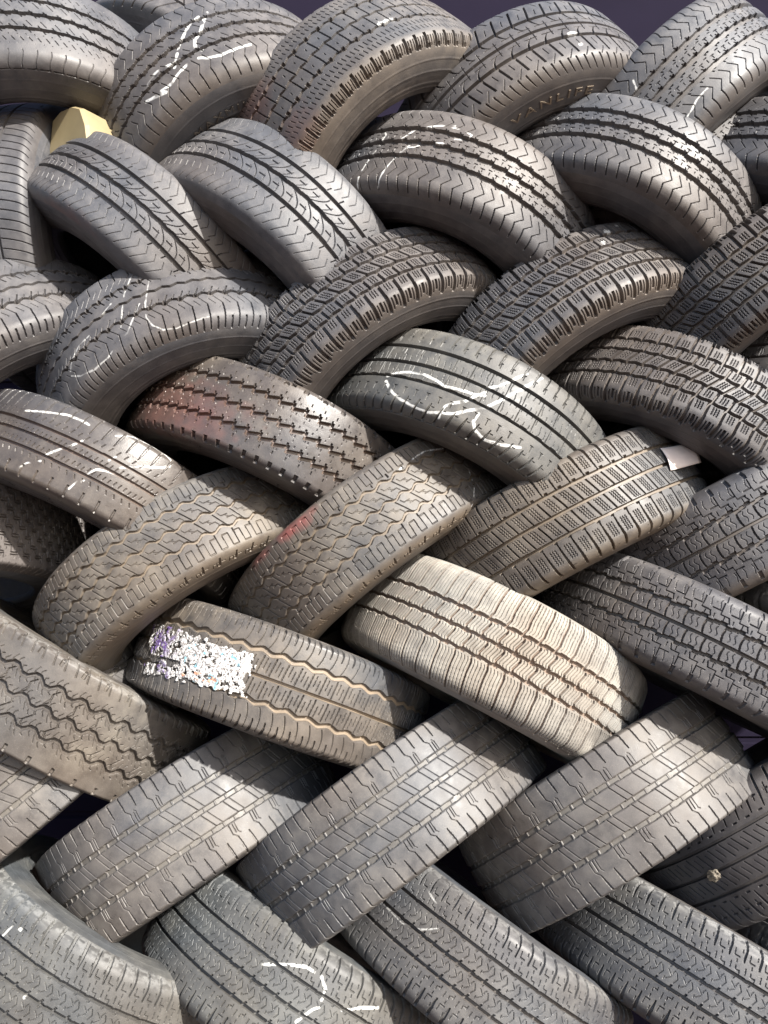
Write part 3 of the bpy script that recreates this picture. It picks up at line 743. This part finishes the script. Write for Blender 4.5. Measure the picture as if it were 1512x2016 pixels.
TYRES['E2'] = ('folded-cut tyre with rounded blocks and a red stain along its upper edge', 'meander', {}, (-0.0185, 1.722, 1.3503), (0.6011, -0.1496, -0.785), (-0.0984, -0.9887, 0.1131), 0.3359, 0.0764, 0.0947, -0.0066, 'brown', {'red': [(-90.9, -76.2, 60, 20, 1.0), (-183.9, -82.3, 50, 18, 0.7)], 'chalkw': 2.1, 'mud': 0.75, 'wear': 0.7, 'seed': 2.75, 'chalk': [[(141.1, -44.5), (180.8, -50.3), (216.5, -53.2), (263.1, -42.2)], [(289.2, -7.6), (284.8, 17.5), (271.3, 42.9)], [(262.7, 56.4), (228.9, 87.2)]]})
TYRES['E3'] = ('winter tyre with wavy cuts and a pinkish paper tag at its top end', 'winter', {}, (0.3866, 1.7102, 1.383), (0.4466, -0.1587, -0.8805), (-0.2652, -0.9634, 0.0391), 0.3315, 0.0805, 0.1015, -0.0122, 'brown', {'mud': 0.6, 'seed': 1.63})
TYRES['E4'] = ('stair-step tyre leaning right, cut by the right edge under the winter tyre', 'steps', {}, (0.7638, 1.7108, 1.3756), (0.4466, -0.1587, -0.8805), (-0.4066, -0.9126, -0.0418), 0.3315, 0.0735, 0.1015, -0.0157, 'black', {'mud': 0.5, 'seed': 3.21})
TYRES['F0'] = ('worn tyre with three wavy grooves and a whitish scuffed shoulder', 'wavy', {}, (-0.6956, 1.7023, 1.056), (-0.4933, -0.1981, -0.847), (0.3206, -0.9466, 0.0347), 0.3227, 0.0869, 0.0991, 0.0035, 'worn', {'splat': [], 'scuff': 0.14, 'wear': 1.0, 'seed': 3.13})
TYRES['F1'] = ('tyre with tan-caked scalloped grooves and a torn white and purple label', 'scallop', {}, (-0.2277, 1.7122, 1.0655), (-0.3284, -0.1829, -0.9267), (0.1346, -0.9801, 0.1457), 0.3219, 0.0836, 0.0996, -0.0036, 'mud', {'seed': 1.87})
TYRES['F2'] = ('pale dust-covered tyre with comb-like cuts', 'comb', {}, (0.221, 1.7102, 1.1082), (-0.4628, -0.1307, -0.8768), (-0.0857, -0.9778, 0.191), 0.3280, 0.0797, 0.1138, -0.0190, 'pale', {'red': [(385.4, -49.5, 60, 90, 1.0), (288.8, 52.2, 70, 30, 0.8), (-414.6, 88.2, 40, 40, 0.8), (229.0, 112.8, 60, 16, 0.9), (43.2, 120.5, 90, 10, 0.7), (-97.3, 121.2, 80, 9, 0.7)], 'scuff': 0, 'seed': 3.16})
TYRES['F3'] = ('stair-step tyre leaning left with S-shaped cuts, right of the pale dusty tyre', 'steps', {}, (0.6417, 1.6929, 1.149), (-0.4598, -0.0006, -0.888), (-0.3135, -0.9355, 0.1629), 0.3272, 0.0671, 0.0927, -0.0144, 'black', {'seed': 2.08})
TYRES['G0'] = ('worn tyre cut by the left edge below the wavy-groove tyre', 'truck', {}, (-0.7474, 1.7225, 0.9103), (0.6336, 0.0853, -0.769), (0.3808, -0.8995, 0.214), 0.3250, 0.0950, 0.1036, -0.0029, 'grime', {'mud': 0.4, 'wear': 0.8, 'seed': 1.57})
TYRES['G1'] = ('worn straight-grooved truck tyre, left one of three alike in the lower row', 'truck', {}, (-0.4082, 1.7317, 0.768), (0.547, -0.1727, -0.8191), (0.1945, -0.9255, 0.3251), 0.3102, 0.0995, 0.1085, -0.0030, 'grime', {'mud': 0.3, 'wear': 0.8, 'seed': 3.42})
TYRES['G2'] = ('worn straight-grooved truck tyre, middle one of three alike in the lower row', 'truck', {}, (0.0246, 1.7035, 0.7932), (0.5622, -0.2543, -0.7869), (-0.0204, -0.9555, 0.2943), 0.3356, 0.0965, 0.1052, -0.0029, 'grime', {'mud': 0.35, 'wear': 0.8, 'seed': 1.42})
TYRES['G3'] = ('worn straight-grooved truck tyre, right one of three alike in the lower row', 'truck', {'p': 52.0}, (0.4679, 1.69, 0.8196), (0.4885, -0.3284, -0.8084), (-0.2409, -0.9412, 0.2369), 0.3123, 0.1002, 0.1082, 0.0040, 'grime', {'mud': 0.35, 'wear': 0.7, 'seed': 3.18})
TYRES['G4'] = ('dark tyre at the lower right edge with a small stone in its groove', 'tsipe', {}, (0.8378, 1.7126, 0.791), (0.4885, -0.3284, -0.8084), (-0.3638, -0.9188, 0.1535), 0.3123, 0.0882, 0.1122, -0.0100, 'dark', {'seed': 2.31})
TYRES['H0'] = ('bottom-left corner tyre with a wide scuffed shoulder and two white paint dots', 'sipes', {}, (-0.6104, 1.668, 0.5109), (-0.4838, -0.2253, -0.8457), (0.1762, -0.9716, 0.158), 0.3255, 0.0840, 0.1120, -0.0160, 'green', {'splat': [(-137.7, -70.4, 4, 4, 1.0), (-64.8, 2.2, 3.4, 4, 1.0)], 'chalkw': 3.3, 'scuff': 0.15, 'scuff_from': 1.1, 'seed': 3.38, 'chalk': [[(-160.3, -46.7), (-154.9, -67.7)]]})
TYRES['H1'] = ('bottom-row tyre with speckled cuts and a thick curved chalk line', 'sipes', {}, (-0.1957, 1.6958, 0.4608), (-0.5094, -0.3058, -0.8044), (0.0346, -0.9413, 0.3359), 0.3209, 0.0822, 0.1096, -0.0117, 'green', {'chalkw': 4.1, 'scuff': 0.12, 'scuff_from': 1.15, 'seed': 2.73, 'chalk': [[(-57.9, -29.7), (-22.8, -50.6), (10.5, -65.4), (42.4, -65.7), (58.7, -52.7), (61.0, -36.6)], [(39.9, 11.6), (53.6, -15.3), (63.3, -24.9)], [(101.7, -40.4), (134.3, -60.1), (162.5, -72.3)]]})
TYRES['H2'] = ('bottom-row tyre with speckled cuts and a faint chalk arc at its upper end', 'sipes', {}, (0.1801, 1.6932, 0.5109), (-0.5541, -0.2129, -0.8048), (-0.1482, -0.9261, 0.347), 0.3250, 0.0782, 0.1042, -0.0112, 'slate', {'chalkw': 2.1, 'chalka': 0.5, 'scuff': 0.12, 'scuff_from': 1.15, 'seed': 0.81, 'chalk': [[(-123.5, -66.1), (-98.1, -57.0), (-78.1, -45.3)], [(-176.5, 3.1), (-132.4, 5.7), (-97.0, -5.5), (-70.6, -25.9)]]})
TYRES['H3'] = ('bottom-right tyre with speckled cuts and a pale worn shoulder', 'sipes', {}, (0.6351, 1.6716, 0.4737), (-0.5027, -0.1965, -0.8418), (-0.3347, -0.8536, 0.3991), 0.3268, 0.0792, 0.1043, -0.0162, 'slate', {'scuff': 0.22, 'scuff_from': 1.1, 'seed': 0.8})
TYRES['A7'] = ('spare tyre right of the top-right tyre, outside the picture', 'chevron', {'p': 30.0, 'scal': 4.0}, (1.0178, 1.7105, 2.2871), (0.6689, -0.0901, -0.7379), (-0.521, -0.7649, -0.3789), 0.3260, 0.0789, 0.1097, -0.0274, 'grey', {'du': 0.004, 'seed': 0.92})  # this and the following: unseen rest of the stack, added to block sun
TYRES['C5'] = ('snow tyre right of the third right-leaning one, outside the picture', 'snow', {}, (1.1922, 1.685, 1.8936), (0.5265, -0.2224, -0.8206), (-0.6162, -0.7648, -0.188), 0.3252, 0.0689, 0.0951, -0.0098, 'black', {'du': 0.004, 'seed': 2.77})
TYRES['D5'] = ('snow tyre right of the small black corner tyre, outside the picture', 'snow', {'sgn': -1.0}, (1.3562, 1.707, 1.6329), (-0.4965, -0.161, -0.853), (-0.407, -0.8247, 0.3926), 0.3282, 0.0666, 0.0920, -0.0095, 'black', {'du': 0.004, 'seed': 1.71})
TYRES['E5'] = ('stair-step tyre right of the right-leaning one, outside the picture', 'steps', {}, (1.1337, 1.7291, 1.3958), (0.4466, -0.1587, -0.8805), (-0.5172, -0.8488, -0.1094), 0.3315, 0.0735, 0.1015, -0.0157, 'black', {'du': 0.004, 'seed': 2.64})
TYRES['F4'] = ('stair-step tyre right of the left-leaning one, outside the picture', 'steps', {}, (1.0116, 1.6896, 1.1859), (-0.4598, -0.0006, -0.888), (-0.4353, -0.8715, 0.226), 0.3272, 0.0671, 0.0927, -0.0144, 'black', {'du': 0.004, 'seed': 3.14})
TYRES['G5'] = ('dark tyre right of the one holding a stone, outside the picture', 'tsipe', {}, (1.2076, 1.7301, 0.8205), (0.4885, -0.3284, -0.8084), (-0.4743, -0.8776, 0.07), 0.3123, 0.0882, 0.1122, -0.0100, 'dark', {'du': 0.004, 'seed': 0.5})
TYRES['H4'] = ('tyre right of the bottom-right speckled one, outside the picture', 'sipes', {}, (1.0049, 1.6699, 0.4922), (-0.5027, -0.1965, -0.8418), (-0.441, -0.7793, 0.4452), 0.3268, 0.0756, 0.1007, -0.0108, 'slate', {'du': 0.004, 'seed': 3.18})
# ---------------------------------------------------------------- ground and the cladding behind the stack
ground = simple('ground_paving', (.062, .034, .028), .9, 9., .3, .004)
g = py_mesh('ground', [(-60, -60, 0), (60, -60, 0), (60, 60, 0), (-60, 60, 0)], [(0, 1, 2, 3)], ground)
tag(g, kind='structure')
clad = simple('plum_cladding', (.012, .0095, .021), .95, 4., .12)
clad.node_tree.nodes['Principled BSDF'].inputs['Specular IOR Level'].default_value = .1
v = []; pr = []
z = 0.
while z < 4.6:
    pr += [(0, z), (0, z + .190), (.008, z + .194), (.008, z + .208), (0, z + .212)]
    z += .212
n = len(pr)
xs = [-4.2, 4.2]
v = [(x, 2.3 + y, zz) for x in xs for y, zz in pr] + [(x, 2.4, zz) for x in xs for zz in (0, z)]
f = [(i, n + i, n + i + 1, i + 1) for i in range(n - 1)] + [(2 * n, 2 * n + 1, 2 * n + 3, 2 * n + 2), (n - 1, 2 * n - 1, 2 * n + 3, 2 * n + 1)]
f += [tuple([2 * n] + list(range(n)) + [2 * n + 1])[::-1], tuple([2 * n + 2] + list(range(n, 2 * n)) + [2 * n + 3])]
wl = py_mesh('cladding_wall', v, f, clad)
tag(wl, 'dark plum metal cladding wall behind the stack', 'wall')

# ---------------------------------------------------------------- the stack
MATS = {
    'grey': rubber('rubber_grey', (.080, .077, .080), (.20, .185, .175), .5, (.12, .10, .085), .35, .54),
    'tan': rubber('rubber_tan', (.085, .079, .078), (.22, .195, .17), .5, (.21, .165, .12), .3, .58),
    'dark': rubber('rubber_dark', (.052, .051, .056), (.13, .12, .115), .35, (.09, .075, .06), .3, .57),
    'black': rubber('rubber_black', (.072, .068, .071), (.18, .165, .15), .45, (.16, .125, .095), .4, .55),
    'olive': rubber('rubber_olive', (.080, .078, .075), (.20, .185, .155), .5, (.05, .04, .035), .3, .54),
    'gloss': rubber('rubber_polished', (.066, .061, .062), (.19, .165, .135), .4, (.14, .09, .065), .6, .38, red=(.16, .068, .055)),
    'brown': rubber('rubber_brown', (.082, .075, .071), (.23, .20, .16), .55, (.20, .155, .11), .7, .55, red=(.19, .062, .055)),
    'mud': rubber('rubber_muddy', (.076, .073, .072), (.23, .19, .145), .5, (.25, .195, .14), .95, .5),
    'pale': rubber('rubber_pale', (.255, .24, .215), (.38, .36, .315), .8, (.20, .14, .105), .9, .85, red=(.10, .09, .08)),
    'grime': rubber('rubber_grimy', (.084, .080, .080), (.20, .182, .16), .6, (.12, .11, .095), .6, .55),
    'worn': rubber('rubber_worn', (.084, .076, .070), (.20, .178, .145), .55, (.06, .05, .045), .3, .55),
    'green': rubber('rubber_greenish', (.082, .083, .082), (.18, .175, .155), .5, (.07, .065, .06), .35, .57),
    'slate': rubber('rubber_slate', (.073, .073, .077), (.18, .172, .155), .45, (.10, .08, .065), .5, .54),
}
BUILT = {}
for key, sp_ in TYRES.items():
    sp_ = list(sp_); sp_[10] = MATS[sp_[10]]
    BUILT[key] = make_tyre(sp_)

# ---------------------------------------------------------------- raised lettering on two sidewalls
def on_side(t, u, drop, lift=0.):
    """local point on the sidewall (+ side): u in mm round the tyre, drop = radial distance below the crown in metres"""
    P = t['P']; k = int(np.argmax(P[:, 0] > t['hs'] - 1e-5)) if (P[:, 0] > t['hs'] - 1e-5).any() else 60
    r = t['R'] - drop
    x = np.interp(-r, -P[60:, 1], P[60:, 0]) + lift
    a = -u / 1000 / t['R']
    return Vector((r * math.cos(a), r * math.sin(a), x))

def lettering(t, word, u0, step, drop, height, mat):
    cu = bpy.data.curves.new('letters', 'FONT'); cu.body = word; cu.size = 1.; cu.extrude = .02; cu.align_x = 'LEFT'; cu.resolution_u = 3
    cu.space_character = 1.35
    tmp = bpy.data.objects.new('letters', cu); COL.objects.link(tmp)
    me = tmp.evaluated_get(bpy.context.evaluated_depsgraph_get()).to_mesh()
    vs = [v.co.copy() for v in me.vertices]; fs = [tuple(p.vertices) for p in me.polygons]
    tmp.evaluated_get(bpy.context.evaluated_depsgraph_get()).to_mesh_clear()
    bpy.data.objects.remove(tmp); bpy.data.curves.remove(cu)
    w = max(v.x for v in vs)
    out = []
    for v in vs:
        u = u0 + v.x / w * step
        out.append(on_side(t, u, drop - v.y * height, .0022 if v.z > 0 else -.002))
    o = py_mesh('lettering', out, fs, mat, t['sides'][0])
    return o
p0, p1 = [(50.8, 119.5), (380.5, 32.5)]
lettering(BUILT['A4'], 'VANLIFE', p0[0] - 6, (p1[0] - p0[0]) * .68, .076, .024, MATS['tan'])
p0, p1 = [(-67.3, 118.8), (138.2, 94.3)]
lettering(BUILT['A2'], 'MAXMILER', p0[0] , (p1[0] - p0[0]) * 1.1, .088, .022, MATS['dark'])

# ---------------------------------------------------------------- torn label on the mud-caked tyre
def label_mat():
    m = bpy.data.materials.new('torn_label'); m.use_nodes = True
    nt = m.node_tree; b = nt.nodes['Principled BSDF']
    at = node(nt, 'ShaderNodeAttribute', attribute_name='marks')
    tc = node(nt, 'ShaderNodeTexCoord')
    n = noise(nt, tc.outputs['Object'], 300., 4., .65)
    c = mixc(nt, remap(nt, n, .44, .60), at.outputs['Color'], (.10, .085, .08))
    nt.links.new(c, b.inputs['Base Color']); b.inputs['Roughness'].default_value = .6
    return m
tl = BUILT['F1']
cor = [(-334.1, -31.8), (-55.3, -35.6), (-48.8, 41.5), (-292.4, 66.9)]
rng = np.random.default_rng(5)
NU, NX = 150, 74
vv, cc, ff, idx = [], [], [], {}
g0 = [np.array(c_, float) for c_ in cor]
def lab_uv(i, j):
    a, b = i / NU, j / NX
    return (g0[0] * (1 - a) + g0[1] * a) * (1 - b) + (g0[3] * (1 - a) + g0[2] * a) * b
pts = np.array([[lab_uv(i, j) for j in range(NX + 1)] for i in range(NU + 1)])
U_, X_ = pts[..., 0], pts[..., 1]
n1 = vnoise(U_, X_, 9., 9., 1.7); n2 = vnoise(U_, X_, 5.6, 5.6, 4.2); n3 = vnoise(U_, X_, 22., 22., 7.7); n4 = vnoise(U_, X_, 2.8, 2.8, 9.9)
a_ = np.linspace(0, 1, NU + 1)[:, None]; b_ = np.linspace(0, 1, NX + 1)[None, :]
edge = np.minimum(np.minimum(a_, 1 - a_) * 3.2, np.minimum(b_, 1 - b_) * 2.2)
keep = (.30 * n1 + .45 * n2 + .25 * n4 + .16 * a_ > .465) & (edge + .34 * n2 + .22 * n1 > .40)
keep &= ~((a_ < .42) & (b_ > .60) & (b_ < .76) & (n3 < .62))
purple = np.clip((.36 - a_ + .22 * (n1 - .5)) * 6, 0, 1) * np.clip((n2 * .6 + n4 * .4 - .36) * 6, 0, 1) * (n3 > .3)
blue = ((n1 > .86) & (a_ > .45)) * .8; orange = ((a_ > .45) & (a_ < .75) & (b_ > .74) & (b_ < .88) & (n2 > .62)) * .8
cd = np.zeros((NU + 1, NX + 1, 4)); cd[..., :3] = (.66, .65, .64); cd[..., 3] = 1
for msk, c_ in ((purple, (.16, .09, .34)), (blue, (.12, .45, .60)), (orange, (.75, .25, .10))):
    cd[..., :3] = cd[..., :3] * (1 - msk[..., None]) + np.array(c_) * msk[..., None]
wr = .0008 + .0022 * n2 + .0012 * n4          # crumpled paper
for i in range(NU + 1):
    for j in range(NX + 1):
        idx[(i, j)] = len(vv); vv.append(on_tread(tl, U_[i, j], X_[i, j], wr[i, j])); cc.append(cd[i, j])
top = len(vv)
for i in range(NU + 1):
    for j in range(NX + 1):
        vv.append(on_tread(tl, U_[i, j], X_[i, j], wr[i, j] - .0007)); cc.append(cd[i, j])
for i in range(NU):
    for j in range(NX):
        if keep[i, j]:
            q = [idx[(i, j)], idx[(i, j + 1)], idx[(i + 1, j + 1)], idx[(i + 1, j)]]
            ff.append(q); ff.append([x + top for x in q[::-1]])
used = sorted({i for q in ff for i in q}); rm = {o: n for n, o in enumerate(used)}
lab = link_mesh('paper_label', [vv[i] for i in used], [[rm[i] for i in q] for q in ff], label_mat(), tl['root'], False, np.array([cc[i] for i in used]))
lab['label'] = 'torn white and purple paper label'

# ---------------------------------------------------------------- pinkish paper tag on the winter tyre
te = BUILT['E3']
cor = [(292.9, -34.1), (366.1, -22.4), (360.0, 22.1), (280.3, 13.9)]
paper = simple('tag_paper', (.80, .70, .66), .6, 40., .08)
NN = 10
vv = []
for k in (0, 1):
    for i in range(NN + 1):
        for j in range(NN + 1):
            a, b = i / NN, j / NN
            p = (np.array(cor[0]) * (1 - a) + np.array(cor[1]) * a) * (1 - b) + (np.array(cor[3]) * (1 - a) + np.array(cor[2]) * a) * b
            lift = .003 + .022 * a ** 1.5 + .004 * math.sin(3 * b) - k * .0008
            vv.append(on_tread(te, p[0], p[1], lift))
W = NN + 1; ff = []
for i in range(NN):
    for j in range(NN):
        q = (i * W + j, i * W + j + 1, (i + 1) * W + j + 1, (i + 1) * W + j)
        ff.append(q); ff.append(tuple(x + W * W for x in q[::-1]))
rim = [(i, 0) for i in range(W)] + [(NN, j) for j in range(1, W)] + [(i, NN) for i in range(NN - 1, -1, -1)] + [(0, j) for j in range(NN - 1, 0, -1)]
for (i, j), (i2, j2) in zip(rim, rim[1:] + rim[:1]):
    ff.append((i * W + j, i2 * W + j2, i2 * W + j2 + W * W, i * W + j + W * W))
tg = py_mesh('paper_tag', vv, ff, paper, te['root'], True); tg['label'] = 'pinkish white paper tag'

# ---------------------------------------------------------------- stone wedged in a groove, lower right
tg4 = BUILT['G4']
(sp0,) = [(-156.0, 5.5)]
import bmesh
bm = bmesh.new(); bmesh.ops.create_icosphere(bm, subdivisions=3, radius=1.)
for v_ in bm.verts:
    d_ = v_.co.normalized()
    k_ = 1 + .22 * math.sin(d_.x * 5 + 1) * math.sin(d_.y * 6) + .14 * math.sin(d_.z * 9 + d_.x * 7)
    v_.co = Vector((d_.x * .006, d_.y * .013, d_.z * .010)) * k_
me = bpy.data.meshes.new('pebble'); bm.to_mesh(me); bm.free()
me.materials.append(simple('pebble_stone', (.19, .165, .13), .85, 300., .35, .0005))
peb = bpy.data.objects.new('pebble', me); COL.objects.link(peb)
bpy.context.view_layer.update()
pl = on_tread(tg4, sp0[0], sp0[1], .001)
peb.matrix_world = tg4['root'].matrix_world @ Matrix.Translation(pl) @ Matrix.Rotation(math.atan2(pl.y, pl.x), 4, 'Z')
tag(peb, 'small tan stone wedged in the groove of the dark lower-right tyre', 'stone')

# ---------------------------------------------------------------- rubber vent hairs left from the mould
def hairs(t, n, seed, lo=.9, hi=1.25, sides=(-1, 1)):
    rg = np.random.default_rng(seed); vv, ff = [], []
    for k in range(n):
        u = rg.uniform(-330, 330); x = rg.choice(sides) * rg.uniform(lo, hi) * t['ht'] * 1000
        p = on_tread(t, u, x); q = on_tread(t, u + rg.uniform(-3, 3), x + rg.uniform(-3, 3), rg.uniform(.004, .009))
        d = (q - p).normalized(); s1 = d.orthogonal().normalized(); s2 = d.cross(s1)
        b = len(vv); r = .0005
        vv += [p + s1 * r, p - s1 * r * .5 + s2 * r * .87, p - s1 * r * .5 - s2 * r * .87, q]
        ff += [(b, b + 1, b + 3), (b + 1, b + 2, b + 3), (b + 2, b, b + 3)]
    o = py_mesh('vent_hairs', vv, ff, MATS['dark'], t['root']); o['kind'] = 'stuff'
for i_, k_ in enumerate(('D1', 'C1', 'F2', 'E3', 'F1', 'D2', 'F3')):
    hairs(BUILT[k_], 46, 30 + i_)

# ---------------------------------------------------------------- cream container behind the left tyres
cream = simple('cream_plastic', (.31, .25, .14), .5, 8., .2)
ob = [(-.08, -.16), (-.075, .0), (-.045, .012), (.0, .010), (.035, -.004), (.062, -.045), (.078, -.09), (.082, -.16)]
vv = []
for yy, sc in ((0., .94), (.008, 1.), (.17, 1.), (.178, .94)):
    vv += [(x * sc, yy, (z_ + .08) * sc - .08) for x, z_ in ob]
m_ = len(ob); ff = [tuple(range(m_))[::-1], tuple(range(3 * m_, 4 * m_))]
for r_ in range(3):
    for i in range(m_):
        j = (i + 1) % m_
        ff.append((r_ * m_ + i, r_ * m_ + j, (r_ + 1) * m_ + j, (r_ + 1) * m_ + i))
box = py_mesh('container', vv, [f_[::-1] for f_ in ff], cream)
box.location = (-0.635, 1.481, 2.253)
box.rotation_euler = (0, .1, math.radians(-38))
tag(box, 'cream plastic container wedged behind the tyres at upper left', 'container')
